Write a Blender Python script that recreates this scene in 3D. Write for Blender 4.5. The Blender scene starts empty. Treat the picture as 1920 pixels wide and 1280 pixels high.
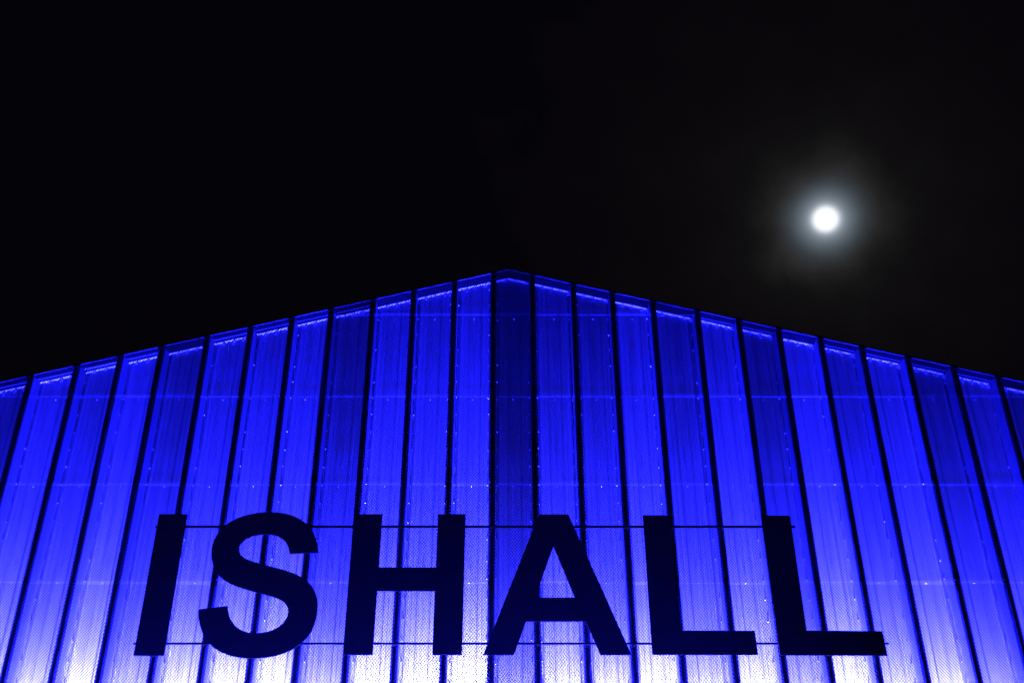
import bpy, math, random
import numpy as np
from mathutils import Vector

random.seed(11)
S = bpy.context.scene
COL = S.collection

# ------------------------------------------------------------------ camera
F_PX = 1867.0                                   # focal length in photo pixels (1920 wide) = 35 mm
PITCH = math.atan(F_PX / 3350.0)
CAM = (0.0, -20.7, 1.6)
cam = bpy.data.cameras.new("camera")
cam.sensor_width = 36.0
cam.lens = F_PX * 36.0 / 1920.0
cam.shift_x = 10.0 / 1920.0
cam.clip_start = 0.1
cam.clip_end = 8000.0
cam_o = bpy.data.objects.new("camera", cam)
cam_o.location = CAM
cam_o.rotation_euler = (math.pi / 2 + PITCH, 0, 0)
COL.objects.link(cam_o)
S.camera = cam_o
CP, SP = math.cos(PITCH), math.sin(PITCH)


def ray(px, py):
    u = (px - 950.0) / F_PX
    v = (640.0 - py) / F_PX
    return Vector((u, CP - v * SP, SP + v * CP))


def at(px, py, y):
    """point seen at photo pixel (px, py) on the vertical plane at depth y"""
    d = ray(px, py)
    t = (y - CAM[1]) / d.y
    return Vector((CAM[0] + d.x * t, y, CAM[2] + d.z * t))


MOON_DIR = ray(1548, 411).normalized()

# ------------------------------------------------------------------ night sky
w = bpy.data.worlds.new("World")
S.world = w
w.use_nodes = True
nt = w.node_tree
nt.nodes.clear()
N = nt.nodes.new
L = nt.links.new
out = N("ShaderNodeOutputWorld")
bg = N("ShaderNodeBackground")
tc = N("ShaderNodeTexCoord")
nrm = N("ShaderNodeVectorMath"); nrm.operation = 'NORMALIZE'
L(tc.outputs["Generated"], nrm.inputs[0])
# thin drifting cloud bends the corona slightly
nz = N("ShaderNodeTexNoise"); nz.inputs["Scale"].default_value = 20.0
nz.inputs["Detail"].default_value = 4.0
L(nrm.outputs[0], nz.inputs["Vector"])
sub = N("ShaderNodeVectorMath"); sub.operation = 'DISTANCE'
L(nrm.outputs[0], sub.inputs[0])
sub.inputs[1].default_value = MOON_DIR
# distance -> photo pixels / 200
mul = N("ShaderNodeMath"); mul.operation = 'MULTIPLY'
mul.inputs[1].default_value = F_PX / 600.0
L(sub.outputs["Value"], mul.inputs[0])
# wobble grows outwards, so the core stays round
mr = N("ShaderNodeMapRange")
mr.inputs["From Min"].default_value = 0.3; mr.inputs["From Max"].default_value = 0.7
mr.inputs["To Min"].default_value = 1.17; mr.inputs["To Max"].default_value = 0.87
L(nz.outputs["Fac"], mr.inputs["Value"])
wob = N("ShaderNodeMix"); wob.data_type = 'FLOAT'
sm = N("ShaderNodeMapRange")
sm.inputs["From Min"].default_value = 0.06; sm.inputs["From Max"].default_value = 0.2
L(mul.outputs[0], sm.inputs["Value"])
L(sm.outputs[0], wob.inputs["Factor"])
wob.inputs["A"].default_value = 1.0
L(mr.outputs[0], wob.inputs["B"])
m2 = N("ShaderNodeMath"); m2.operation = 'MULTIPLY'
L(mul.outputs[0], m2.inputs[0]); L(wob.outputs["Result"], m2.inputs[1])
ramp = N("ShaderNodeValToRGB")
ramp.color_ramp.interpolation = 'B_SPLINE'
BASE = (0.0017, 0.0014, 0.0023)
stops = [  # radius in photo px, linear colour
    (0, (1.6, 1.6, 1.6)), (13, (1.4, 1.4, 1.4)), (17, (1.05, 1.07, 1.1)), (21, (0.76, 0.80, 0.86)),
    (25, (0.45, 0.50, 0.56)), (29, (0.275, 0.325, 0.38)), (35, (0.175, 0.21, 0.25)), (44, (0.112, 0.138, 0.164)),
    (56, (0.062, 0.077, 0.093)),
    (69, (0.036, 0.042, 0.050)), (82, (0.0250, 0.0255, 0.027)), (98, (0.0155, 0.0145, 0.0145)),
    (120, (0.0085, 0.0078, 0.0082)), (150, (0.0048, 0.0043, 0.0049)), (220, (0.0034, 0.0028, 0.0037)),
    (330, (0.0029, 0.0023, 0.0033)), (595, (0.0013, 0.0009, 0.0020))]
el = ramp.color_ramp.elements
for i, (r, c) in enumerate(stops):
    e = el[i] if i < 2 else el.new(1.0)
    e.position = r / 600.0
    e.color = (*c, 1)
L(m2.outputs[0], ramp.inputs[0])
L(ramp.outputs[0], bg.inputs["Color"])
bg.inputs["Strength"].default_value = 1.0
L(bg.outputs[0], out.inputs[0])

# faint moonlight
sl = bpy.data.lights.new("moonlight", 'SUN')
sl.energy = 0.01
sl.angle = math.radians(0.5)
sl.color = (0.85, 0.92, 1.0)
so = bpy.data.objects.new("moonlight", sl)
so.rotation_euler = MOON_DIR.to_track_quat('Z', 'Y').to_euler()
COL.objects.link(so)

S.view_settings.view_transform = 'Standard'
S.view_settings.look = 'None'
S.view_settings.exposure = 0.0
S.view_settings.gamma = 1.0
S.render.engine = 'CYCLES'
S.cycles.max_bounces = 6
S.cycles.diffuse_bounces = 2
S.cycles.glossy_bounces = 2
S.cycles.sample_clamp_indirect = 3.0
S.cycles.use_denoising = True
S.cycles.caustics_reflective = False


# ------------------------------------------------------------------ materials
def mat(name, col, rough=0.6, metal=0.0, var=0.0, scale=(3, 3, 3), spec=0.5, bump=0.0):
    m = bpy.data.materials.new(name)
    m.use_nodes = True
    t = m.node_tree
    b = t.nodes["Principled BSDF"]
    b.inputs["Roughness"].default_value = rough
    b.inputs["Metallic"].default_value = metal
    b.inputs["Specular IOR Level"].default_value = spec
    co = t.nodes.new("ShaderNodeTexCoord")
    mp = t.nodes.new("ShaderNodeMapping")
    mp.inputs["Scale"].default_value = scale
    no = t.nodes.new("ShaderNodeTexNoise")
    no.inputs["Scale"].default_value = 1.0
    no.inputs["Detail"].default_value = 5.0
    cr = t.nodes.new("ShaderNodeValToRGB")
    cr.color_ramp.elements[0].position = 0.3
    cr.color_ramp.elements[1].position = 0.7
    cr.color_ramp.elements[0].color = (*[c * (1 - var) for c in col], 1)
    cr.color_ramp.elements[1].color = (*[min(1, c * (1 + var)) for c in col], 1)
    t.links.new(co.outputs["Object"], mp.inputs[0])
    t.links.new(mp.outputs[0], no.inputs["Vector"])
    t.links.new(no.outputs["Fac"], cr.inputs[0])
    t.links.new(cr.outputs[0], b.inputs["Base Color"])
    if bump:
        bp = t.nodes.new("ShaderNodeBump")
        bp.inputs["Strength"].default_value = bump
        bp.inputs["Distance"].default_value = 0.01
        t.links.new(no.outputs["Fac"], bp.inputs["Height"])
        t.links.new(bp.outputs[0], b.inputs["Normal"])
    return m


M = {
    'wall': mat("ribbed_wall_paint", (0.40, 0.40, 0.41), 0.65, 0, 0.17, (14, 14, 0.5)),
    'web': mat("galvanised_side", (0.25, 0.25, 0.26), 0.6, 0, 0.12, (6, 6, 0.8)),
    'mesh': mat("expanded_metal", (0.06, 0.06, 0.062), 0.55, 0.0, 0.12, (2, 2, 2)),
    'cap': mat("black_steel", (0.02, 0.02, 0.021), 0.7, 0, 0.2, (4, 4, 1), 0.3),
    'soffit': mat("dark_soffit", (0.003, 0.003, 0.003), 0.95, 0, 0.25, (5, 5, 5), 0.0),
    'trim': mat("pale_trim", (0.9, 0.9, 0.9), 0.5, 0, 0.05),
    'bolt': mat("zinc_bolt", (0.9, 0.9, 0.9), 0.45, 0.0, 0.05),
    'letter': mat("black_letter_paint", (0.022, 0.022, 0.023), 0.75, 0, 0.15, (3, 3, 3), 0.25),
    'roof': mat("roof_felt", (0.03, 0.03, 0.032), 0.9, 0, 0.2),
    'plinth': mat("plinth_concrete", (0.3, 0.3, 0.29), 0.85, 0, 0.25, (2, 2, 2), 0.4, 0.5),
    'ground': mat("frosty_asphalt", (0.16, 0.16, 0.165), 0.85, 0, 0.5, (0.8, 0.8, 0.8), 0.4, 0.6),
}


# ------------------------------------------------------------------ mesh builder
MADE = []


class MB:
    def __init__(s):
        s.v, s.f, s.m = [], [], []

    def box(s, x0, x1, y0, y1, z0, z1, mi=0):
        s.prism([(x0, z0), (x1, z0), (x1, z1), (x0, z1)], y0, y1, mi)

    def prism(s, pts, y0, y1, mi=0):
        """pts: closed outline in x,z; extruded from y0 (front) to y1"""
        n = len(pts); b = len(s.v)
        a = sum(pts[i][0] * pts[(i + 1) % n][1] - pts[(i + 1) % n][0] * pts[i][1] for i in range(n))
        if a < 0:
            pts = pts[::-1]
        s.v += [(x, y0, z) for x, z in pts] + [(x, y1, z) for x, z in pts]
        s.f.append(tuple(range(b, b + n)))
        s.f.append(tuple(range(b + 2 * n - 1, b + n - 1, -1)))
        for i in range(n):
            j = (i + 1) % n
            s.f.append((b + i, b + n + i, b + n + j, b + j))
        s.m += [mi] * (n + 2)

    def bolt(s, x, y, z, r, d, mi=0):
        """domed head on a wall facing -y, base at y"""
        b = len(s.v)
        n = 8
        for rr, dd in ((r, 0), (r * 0.95, d * 0.55), (r * 0.5, d)):
            for k in range(n):
                a = 2 * math.pi * k / n
                s.v.append((x + rr * math.cos(a), y - dd, z + rr * math.sin(a)))
        for ring in range(2):
            for k in range(n):
                j = (k + 1) % n
                s.f.append((b + ring * n + k, b + ring * n + j, b + (ring + 1) * n + j, b + (ring + 1) * n + k))
                s.m.append(mi)
        s.f.append(tuple(b + 2 * n + k for k in range(n))); s.m.append(mi)

    def build(s, name, mats, parent=None, loc=None):
        me = bpy.data.meshes.new(name)
        me.from_pydata(s.v, [], s.f)
        for m_ in (mats if isinstance(mats, (list, tuple)) else [mats]):
            me.materials.append(m_)
        me.polygons.foreach_set("material_index", s.m)
        me.update()
        o = bpy.data.objects.new(name, me)
        COL.objects.link(o)
        if parent:
            o.parent = parent
        MADE.append(o)
        return o


def tag(o, label, cat, group=None, kind=None):
    if label: o['label'] = label
    if cat: o['category'] = cat
    if group: o['group'] = group
    if kind: o['kind'] = kind
    return o


def empty(name, loc=(0, 0, 0)):
    o = bpy.data.objects.new(name, None)
    o.location = loc
    COL.objects.link(o)
    return o


# ------------------------------------------------------------------ ground
g = MB(); g.v = [(-400, -400, 0), (400, -400, 0), (400, 400, 0), (-400, 400, 0)]; g.f = [(0, 1, 2, 3)]; g.m = [0]
tag(g.build("ground", M['ground']), None, None, kind='structure')

# ------------------------------------------------------------------ the hall
hall = empty("ice_hall", (0, 0, 0))
tag(hall, "gabled ice hall with mesh facade lit from within in blue", "building")

apex = at(953, 505, 0)
le = at(0, 716, 0)
re_ = at(1920, 716, 0)
SL = (apex.z - le.z) / (apex.x - le.x)
SR = (apex.z - re_.z) / (re_.x - apex.x)


def top(x):
    return apex.z - (SL * (apex.x - x) if x < apex.x else SR * (x - apex.x))


# fins: photo x of each fin where it meets the roof line
fin_px = [57.5, 144.5, 226, 303.5, 389, 470, 547.5, 621, 700, 776, 852.5, 925.5, 998, 1075, 1148, 1223.5,
          1307, 1385, 1460, 1538, 1616, 1702, 1788, 1872]


def fin_x(px):
    y = 716 + (505 - 716) * px / 953 if px < 953 else 505 + 211 * (px - 953) / 967
    return at(px, y, 0).x


FX = [fin_x(p) for p in fin_px]
FX = [FX[0] - 1.03 * k for k in (4, 3, 2, 1)] + FX + [FX[-1] + 1.03 * k for k in (1, 2, 3, 4)]
NB = len(FX) - 1
DEP = 0.40            # depth of the lit cavity
FW = 0.074            # half width of a fin
Z0 = 1.2              # foot of the mesh
# how brightly each bay's lamp burns, left to right
PW = [.6, .8, .5, .42, 1.0, .72, 1.1, .50, .85, .95, 1.05, .42, 1.05, 1.05, 1.25, .20, .66, .60, 1.0, .56, .92, .40,
      1.1, .66, .85, .36, .50, .30, .5, .8, .6]
PW = (PW + [.6] * 40)[:NB]
PW = [p * (1 - 0.30 * min(1.2, abs(FX[i] + .5) / 12) ** 2) for i, p in enumerate(PW)]   # outer lamps are dimmer


def lattice(x0, x1, z0, ztop, pw=0.060, ph=0.076, hw=0.0092):
    """expanded metal: tilted strands of a diamond lattice, as vertices and quads"""
    V = []
    nx = int((x1 - x0) / (pw / 2)) + 1
    hw_y, hw_z = hw * math.sin(math.radians(48)), hw * math.cos(math.radians(48))
    zc = z0
    maxz = max(ztop(x0), ztop(x1), ztop(min(max(apex.x, x0), x1)))
    segs = []
    sheet_edges = [at(950, p, 0).z for p in (1092, 908, 743, 590)]
    step = sheet_edges[1] - sheet_edges[0]
    edges = [Z0] + [sheet_edges[0] - 2 * step, sheet_edges[0] - step] + sheet_edges + [maxz + 1]
    edges = sorted(set(e for e in edges if e >= Z0))
    P = []
    for s_ in range(len(edges) - 1):
        a, b = edges[s_] + 0.004, edges[s_ + 1] - 0.004
        ox, oz = random.uniform(0, pw), random.uniform(0, ph * 0.5)
        oy = random.uniform(-0.003, 0.003)
        nz_ = int((min(b, maxz) - a) / (ph / 2)) + 2
        j = np.arange(-1, nz_ + 1); i = np.arange(-2, nx + 2)
        I, J = np.meshgrid(i, j)
        ok = ((I + J) % 2 == 0)
        I, J = I[ok], J[ok]
        for dj in (1, -1):
            xa = x0 + ox + I * pw / 2; za = a + oz + J * ph / 2
            xb = xa + pw / 2; zb = za + dj * ph / 2
            keep = (xa >= x0) & (xb <= x1) & (np.minimum(za, zb) >= a) & (np.maximum(za, zb) <= b)
            tz = np.array([min(ztop(p), ztop(q)) for p, q in zip(xa, xb)]) if s_ >= 3 else np.full(xa.shape, 1e9)
            keep &= np.maximum(za, zb) <= tz - 0.01
            xa, za, xb, zb = xa[keep], za[keep], xb[keep], zb[keep]
            q = np.empty((len(xa), 4, 3))
            q[:, 0] = np.stack([xa, oy + hw_y + 0 * xa, za - hw_z], 1)
            q[:, 1] = np.stack([xb, oy + hw_y + 0 * xa, zb - hw_z], 1)
            q[:, 2] = np.stack([xb, oy - hw_y + 0 * xa, zb + hw_z], 1)
            q[:, 3] = np.stack([xa, oy - hw_y + 0 * xa, za + hw_z], 1)
            P.append(q)
    return np.concatenate(P), edges


def quads_object(name, P, m_, parent):
    n = len(P)
    me = bpy.data.meshes.new(name)
    me.vertices.add(4 * n); me.loops.add(4 * n); me.polygons.add(n)
    me.vertices.foreach_set("co", P.reshape(-1))
    me.loops.foreach_set("vertex_index", np.arange(4 * n, dtype=np.int32))
    me.polygons.foreach_set("loop_start", np.arange(0, 4 * n, 4, dtype=np.int32))
    me.update(calc_edges=True)
    me.validate()
    me.materials.append(m_)
    o = bpy.data.objects.new(name, me)
    COL.objects.link(o); o.parent = parent; MADE.append(o)
    return o


def roofpts(x0, x1):
    """roof line between two x, with the apex if it lies between"""
    p = [(x0, top(x0))]
    if x0 < apex.x < x1:
        p.append((apex.x, apex.z))
    p.append((x1, top(x1)))
    return p


def strip(mb, x0, x1, dz0, dz1, y0, y1, mi=0):
    """bar following the roof line, dz below it"""
    r = roofpts(x0, x1)
    for (xa, za), (xb, zb) in zip(r[:-1], r[1:]):
        mb.prism([(xa, za - dz1), (xb, zb - dz1), (xb, zb - dz0), (xa, za - dz0)], y0, y1, mi)


BOLT_Z = []
zz = at(950, 743, 0).z
for k in range(-22, 14):
    BOLT_Z.append(zz + 0.43 * k + 0.14)

BAYS = []
for b in range(NB):
    n_before = len(MADE)
    x0, x1 = FX[b], FX[b + 1]
    ia, ib = x0 + FW, x1 - FW
    # -- ribbed inner wall with its bolts
    wb = MB()
    xs = [ia]
    ys = [DEP]
    x = ia + 0.055 + random.uniform(0, .02)
    k = 0
    while x < ib - 0.09:
        d = 0.024 if k % 2 == 0 else 0.007
        wd = 0.030 if k % 2 == 0 else 0.016
        xs += [x, x + 0.010, x + 0.010 + wd, x + 0.020 + wd]
        ys += [DEP, DEP - d, DEP - d, DEP]
        x += 0.117 + random.uniform(-.004, .004)
        k += 1
    xs.append(ib); ys.append(DEP)
    # split a flat at the apex
    if ia < apex.x < ib:
        for q in range(len(xs) - 1):
            if xs[q] < apex.x < xs[q + 1]:
                t = (apex.x - xs[q]) / (xs[q + 1] - xs[q])
                xs.insert(q + 1, apex.x); ys.insert(q + 1, ys[q] + t * (ys[q + 1] - ys[q]))
                break
    for (xa, ya), (xb, yb) in zip(list(zip(xs, ys))[:-1], list(zip(xs, ys))[1:]):
        n = len(wb.v)
        wb.v += [(xa, ya, Z0), (xb, yb, Z0), (xb, yb, top(xb) - 0.03), (xa, ya, top(xa) - 0.03)]
        wb.f.append((n, n + 1, n + 2, n + 3)); wb.m.append(0)
    for z in BOLT_Z:
        for side in (0, 1):
            bx = ia + 0.030 if side == 0 else ib - 0.030
            if Z0 + .3 < z < top(bx) - 0.2 and random.random() < 0.93:
                wb.bolt(bx + random.uniform(-.006, .006), DEP, z + random.uniform(-.03, .03), 0.013,
                        random.choice((0.010, 0.015, 0.020)), 1)
    for pz in (1092, 908, 743, 590):
        z = at(950, pz, 0).z + 0.10
        mx = (x0 + x1) / 2 + random.uniform(-.03, .03)
        if z < top(mx) - 0.4 and random.random() < .9:
            wb.bolt(mx, DEP - 0.022, z, 0.016, 0.012, 1)
    wb.build("wall_panel", [M['wall'], M['bolt']], hall)
    # -- pale closure strip where the ribs meet the soffit, hanging teeth shaped as light spots on the ribs
    cb = MB()
    kx = ia + 0.004
    while kx < ib - 0.02:
        k2 = min(kx + 0.235 + random.uniform(-.03, .03), ib - 0.004)
        if kx < apex.x < k2:
            k2 = apex.x
        strip(cb, kx, k2 - 0.02, 0.034, 0.046, DEP - 0.060 - random.random() * .015, DEP + 0.01)
        for tx in (k2 - .045, k2 - .01):
            z = top(tx) - 0.051
            hgt = random.uniform(.04, .11)
            cb.prism([(tx - .014, z), (tx + .014, z), (tx + .003, z - hgt), (tx - .003, z - hgt)], DEP - 0.052, DEP - 0.030)
        kx = k2 + 0.004
    cb.build("closure_strip", M['trim'], hall)
    # -- soffit, closing the top of the bay
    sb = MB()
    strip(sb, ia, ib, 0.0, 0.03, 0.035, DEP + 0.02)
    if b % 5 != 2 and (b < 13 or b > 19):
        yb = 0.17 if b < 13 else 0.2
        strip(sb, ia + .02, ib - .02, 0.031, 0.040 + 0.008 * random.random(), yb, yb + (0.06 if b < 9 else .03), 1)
    sb.build("soffit", [M['soffit'], M['web'] if b == 5 else M['mesh']], hall)  # batten colour stands in for its light: paler in one bay
    # -- edge channel along the top of the mesh
    tb = MB()
    strip(tb, x0 + .01, x1 - .01, 0.0, 0.012, -0.008, 0.006)
    strip(tb, x0 + .01, x1 - .01, -0.012, -0.001, -0.009, 0.03)
    tb.build("edge_channel", M['web'], hall)
    # -- expanded metal
    P, edges = lattice(x0 + 0.004, x1 - 0.004, Z0, top)
    ms = quads_object("mesh_screen", P, M['mesh'], hall)
    # thin joint bars between the sheets
    for e in edges[1:-1]:
        if e < min(top(x0), top(x1)) - 0.1:
            d = random.choice((0.002, 0.002, 0.003, 0.004, 0.007))
            jb = MB()
            jb.box(x0 + 0.003, x1 - 0.003, 0.008, 0.008 + d, e - 0.002, e + 0.002)
            jb.build("joint_bar", M['web'], ms)
    # -- lamp trough at the foot of the bay
    lb = MB()
    cx = (x0 + x1) / 2
    lb.box(cx - 0.34, cx + 0.34, 0.14, 0.27, Z0 + 1.20, Z0 + 1.28)
    lb.build("uplight", M['cap'], hall)
    rc = bpy.data.collections.new("bay")
    for o in MADE[n_before:]:
        rc.objects.link(o)
    BAYS.append(rc)

    def lamp(name, col, energy, sx, sy, loc, rot, spread):
        ld = bpy.data.lights.new(name, 'AREA')
        ld.shape = 'RECTANGLE'; ld.size = sx; ld.size_y = sy
        ld.color = col; ld.energy = energy; ld.spread = math.radians(spread)
        lo = bpy.data.objects.new(name, ld)
        lo.location = loc; lo.rotation_euler = rot
        lo.light_linking.receiver_collection = rc     # its bay only: the fins are solid
        COL.objects.link(lo)
    lamp("blue_lamp", (0.0055, 0.0060, 1.0), 48000.0 * PW[b], 0.62, 0.08, (cx, 0.205, Z0 + 1.3), (math.pi, 0, 0), 120)
    lamp("pale_fill", (0.90, 0.85, 1.0), 1250.0 * PW[b] * (1 - 0.3 * min(1, abs(cx) / 11)), 0.6, 0.06, (cx, 0.11, Z0 + 1.85), (math.radians(152), 0, 0), 54)  # added light, whitens the low wall in place of overexposed blue

for i, x in enumerate(FX):
    fb = MB()
    r = roofpts(x - FW, x + FW)
    z1 = min(top(x - FW), top(x + FW))
    fb.prism([(x - FW, 0.6), (x + FW, 0.6), (x + FW, top(x + FW)), (x - FW, top(x - FW))], 0.045, DEP + 0.03)
    fo = fb.build("fin", M['web'], hall)
    fc = MB()
    fc.prism([(x - FW, 0.6), (x + FW, 0.6), (x + FW, top(x + FW)), (x - FW, top(x - FW))], 0.018, 0.042)
    # cap that closes the fin over the roof edge
    fc.prism([(x - FW, top(x - FW) - .05), (x + FW, top(x + FW) - .05), (x + FW, top(x + FW) + .03),
              (x - FW, top(x - FW) + .03)], -0.036, -0.017)
    fc.build("front_cap", M['cap'], fo)
    for rc in (BAYS[i - 1:i] if i else []) + BAYS[i:i + 1]:
        rc.objects.link(fo)

XL, XR = FX[0], FX[-1]
# linear blue uplight on brackets in front of the base
ub = MB()
ub.box(-10.5, 5.1, -1.16, -1.04, 2.30, 2.38)
for k in range(10):
    ub.box(-10.4 + k * 1.7, -10.34 + k * 1.7, -1.04, 0.02, 2.32, 2.36)
ub.build("linear_uplight", M['cap'], hall)
ld = bpy.data.lights.new("linear_lamp", 'AREA')
ld.shape = 'RECTANGLE'; ld.size = 15.4; ld.size_y = 0.08
ld.color = (0.010, 0.014, 1.0); ld.energy = 2500; ld.spread = math.radians(140)
lo = bpy.data.objects.new("linear_lamp", ld)
lo.location = (-2.7, -1.1, 2.40); lo.rotation_euler = (math.pi, 0, 0)
COL.objects.link(lo)
bb = MB()
bb.box(XL - .1, XR + .1, 0.05, DEP + 0.3, 0, Z0 - 0.6)
bb.build("plinth", M['plinth'], hall)
lw = MB(); lw.box(XL - .1, XR + .1, 0.02, DEP + .05, Z0 - .598, Z0 - .01); lw.build("base_panel", M['cap'], hall)
bw = MB()
bw.prism([(XL, 0)] + [(XR, 0), (XR, top(XR) - .04), (apex.x, apex.z - .04), (XL, top(XL) - .04)], DEP + 0.12, 38)
bw.build("hall_body", M['roof'], hall)
rb = MB()
for (xa, xb) in ((XL - .15, apex.x), (apex.x, XR + .15)):
    rb.prism([(xa, top(xa) - .03), (xb, top(xb) - .03), (xb, top(xb) + 0.008), (xa, top(xa) + 0.008)], DEP + .022, 38.3)
rb.build("roof", M['roof'], hall)
# ------------------------------------------------------------------ sign
YF, YB = -0.34, -0.30          # letters, front and back
sign = empty("sign", (0, YF, 8))
tag(sign, "large black capital letters reading ISHALL on two thin rails", "sign")


def crop(pts, ox, oy, s=0.2265):
    return [((q := at(ox + px * s, oy + py * s, YF)).x, q.z) for px, py in pts]


def smooth(pts, n=5):
    """Catmull-Rom through an open run of points"""
    o = []
    for i in range(len(pts) - 1):
        p0 = pts[max(i - 1, 0)]; p1 = pts[i]; p2 = pts[i + 1]; p3 = pts[min(i + 2, len(pts) - 1)]
        for k in range(n):
            t = k / n
            o.append(tuple(0.5 * (2 * p1[a] + (p2[a] - p0[a]) * t + (2 * p0[a] - 5 * p1[a] + 4 * p2[a] - p3[a]) * t * t
                                  + (3 * p1[a] - p0[a] - 3 * p2[a] + p3[a]) * t ** 3) for a in (0, 1)))
    o.append(pts[-1])
    return o


def rect_up(pts):
    return pts


s_outer = [(1045, 375), (1030, 280), (1000, 205), (955, 145), (880, 92), (780, 55), (640, 42), (500, 55), (380, 90),
           (290, 140), (220, 210), (175, 290), (160, 370), (165, 440), (190, 520), (232, 577), (300, 625), (390, 662),
           (480, 690), (560, 712), (640, 733), (710, 757), (760, 787), (789, 828), (795, 870), (780, 922), (743, 970),
           (692, 1004), (630, 1028), (550, 1040), (470, 1037), (402, 1014), (350, 973), (315, 920), (299, 870),
           (292, 818)]
s_inner = [(50, 845), (55, 920), (75, 1010), (112, 1087), (172, 1155), (260, 1208), (370, 1240), (490, 1250),
           (620, 1241), (740, 1214), (846, 1166), (930, 1100), (990, 1020), (1025, 920), (1038, 820), (1030, 740),
           (1000, 670), (945, 608), (870, 560), (780, 525), (690, 500), (600, 477), (520, 455), (452, 430), (405, 396),
           (388, 350), (400, 305), (440, 266), (505, 238), (590, 225), (678, 230), (740, 257), (780, 298), (800, 345),
           (808, 385)]


def verticalise(poly):
    return poly


letters = [
    ("I", crop([(302, 58), (533, 58), (340, 1228), (88, 1228)], 230, 950), None),
    ("S", smooth(crop(s_outer, 360, 950), 4) + smooth(crop(s_inner, 360, 950), 4), None),
    ("H", crop([(150, 58), (383, 58), (355, 498), (827, 498), (845, 58), (1073, 58), (1043, 1221), (796, 1221),
                (817, 693), (340, 693), (302, 1221), (57, 1221)], 630, 950), None),
    ("A", crop([(533, 60), (775, 60), (1300, 1222), (1042, 1222), (920, 945), (425, 945), (325, 1222), (70, 1222)],
               890, 950), crop([(652, 322), (830, 748), (500, 748)], 890, 950)),
    ("L", crop([(68, 67), (289, 67), (372, 1020), (995, 1022), (1022, 1222), (147, 1220)], 1190, 950), None),
    ("L", crop([(32, 70), (268, 71), (408, 1020), (1035, 1026), (1077, 1228), (190, 1224)], 1420, 950), None),
]


def letter_mesh(outer, hole, name):
    cu = bpy.data.curves.new(name, 'CURVE')
    cu.dimensions = '2D'; cu.fill_mode = 'BOTH'; cu.extrude = (YB - YF) / 2
    for pl in [outer] + ([hole] if hole else []):
        sp = cu.splines.new('POLY')
        sp.points.add(len(pl) - 1)
        for p_, (a, c) in zip(sp.points, pl):
            p_.co = (a, c, 0, 1)
        sp.use_cyclic_u = True
    o = bpy.data.objects.new(name, cu)
    COL.objects.link(o)
    dg = bpy.context.evaluated_depsgraph_get()
    me = bpy.data.meshes.new_from_object(o.evaluated_get(dg))
    bpy.data.objects.remove(o)
    n = len(me.vertices)
    co = np.empty(n * 3); me.vertices.foreach_get("co", co); co = co.reshape(-1, 3)
    new = np.stack([co[:, 0], (YF + YB) / 2 - co[:, 2] - YF, co[:, 1] - 8.0], 1)
    me.vertices.foreach_set("co", new.reshape(-1)); me.update()
    me.materials.clear(); me.materials.append(M['letter'])
    return me


for ch, outer, hole in letters:
    o = bpy.data.objects.new("letter", letter_mesh(outer, hole, "letter"))
    COL.objects.link(o); o.parent = sign
    o['label'] = "black capital letter " + ch


def rail(xa, xb, y, th):
    pa, pb = at(xa, y, YB), at(xb, y, YB)
    mb = MB()
    mb.box(pa.x, pb.x, YB + .002 - YF, YB + .04 - YF, pa.z - th / 2 - 8, pa.z + th / 2 - 8)
    o = mb.build("rail", M['letter'], sign)
    # stand-off brackets back to the fins
    for x in FX:
        if pa.x < x < pb.x:
            sb_ = MB()
            sb_.box(x - .012, x + .012, YB + .041 - YF, -0.02 - YF, pa.z - .012 - 8, pa.z + .012 - 8)
            sb_.build("bracket", M['letter'], sign)


rail(291, 1491, 986.3, 0.045)
rail(250, 1667, 1205.3, 0.036)

# ------------------------------------------------------------------ moon
import bmesh
D = 3000.0
me = bpy.data.meshes.new("moon")
bm = bmesh.new()
bmesh.ops.create_uvsphere(bm, u_segments=48, v_segments=24, radius=D * 12.0 / F_PX)
for f in bm.faces: f.smooth = True
bm.to_mesh(me); bm.free()
mm = bpy.data.materials.new("moon_glow"); mm.use_nodes = True
t = mm.node_tree; t.nodes.clear()
e_ = t.nodes.new("ShaderNodeEmission"); o_ = t.nodes.new("ShaderNodeOutputMaterial")
nn = t.nodes.new("ShaderNodeTexNoise"); nn.inputs["Scale"].default_value = 0.04
rr = t.nodes.new("ShaderNodeValToRGB")
tcn = t.nodes.new("ShaderNodeTexCoord")
rr.color_ramp.elements[0].color = (1.3, 1.3, 1.3, 1); rr.color_ramp.elements[1].color = (1.8, 1.8, 1.75, 1)
t.links.new(tcn.outputs["Object"], nn.inputs["Vector"])
t.links.new(nn.outputs["Fac"], rr.inputs[0]); t.links.new(rr.outputs[0], e_.inputs[0])
t.links.new(e_.outputs[0], o_.inputs[0])
me.materials.append(mm)
mo = bpy.data.objects.new("moon", me)
mo.location = Vector(CAM) + MOON_DIR * D
COL.objects.link(mo)
tag(mo, "glowing white full moon with a hazy halo in the black sky", "moon")
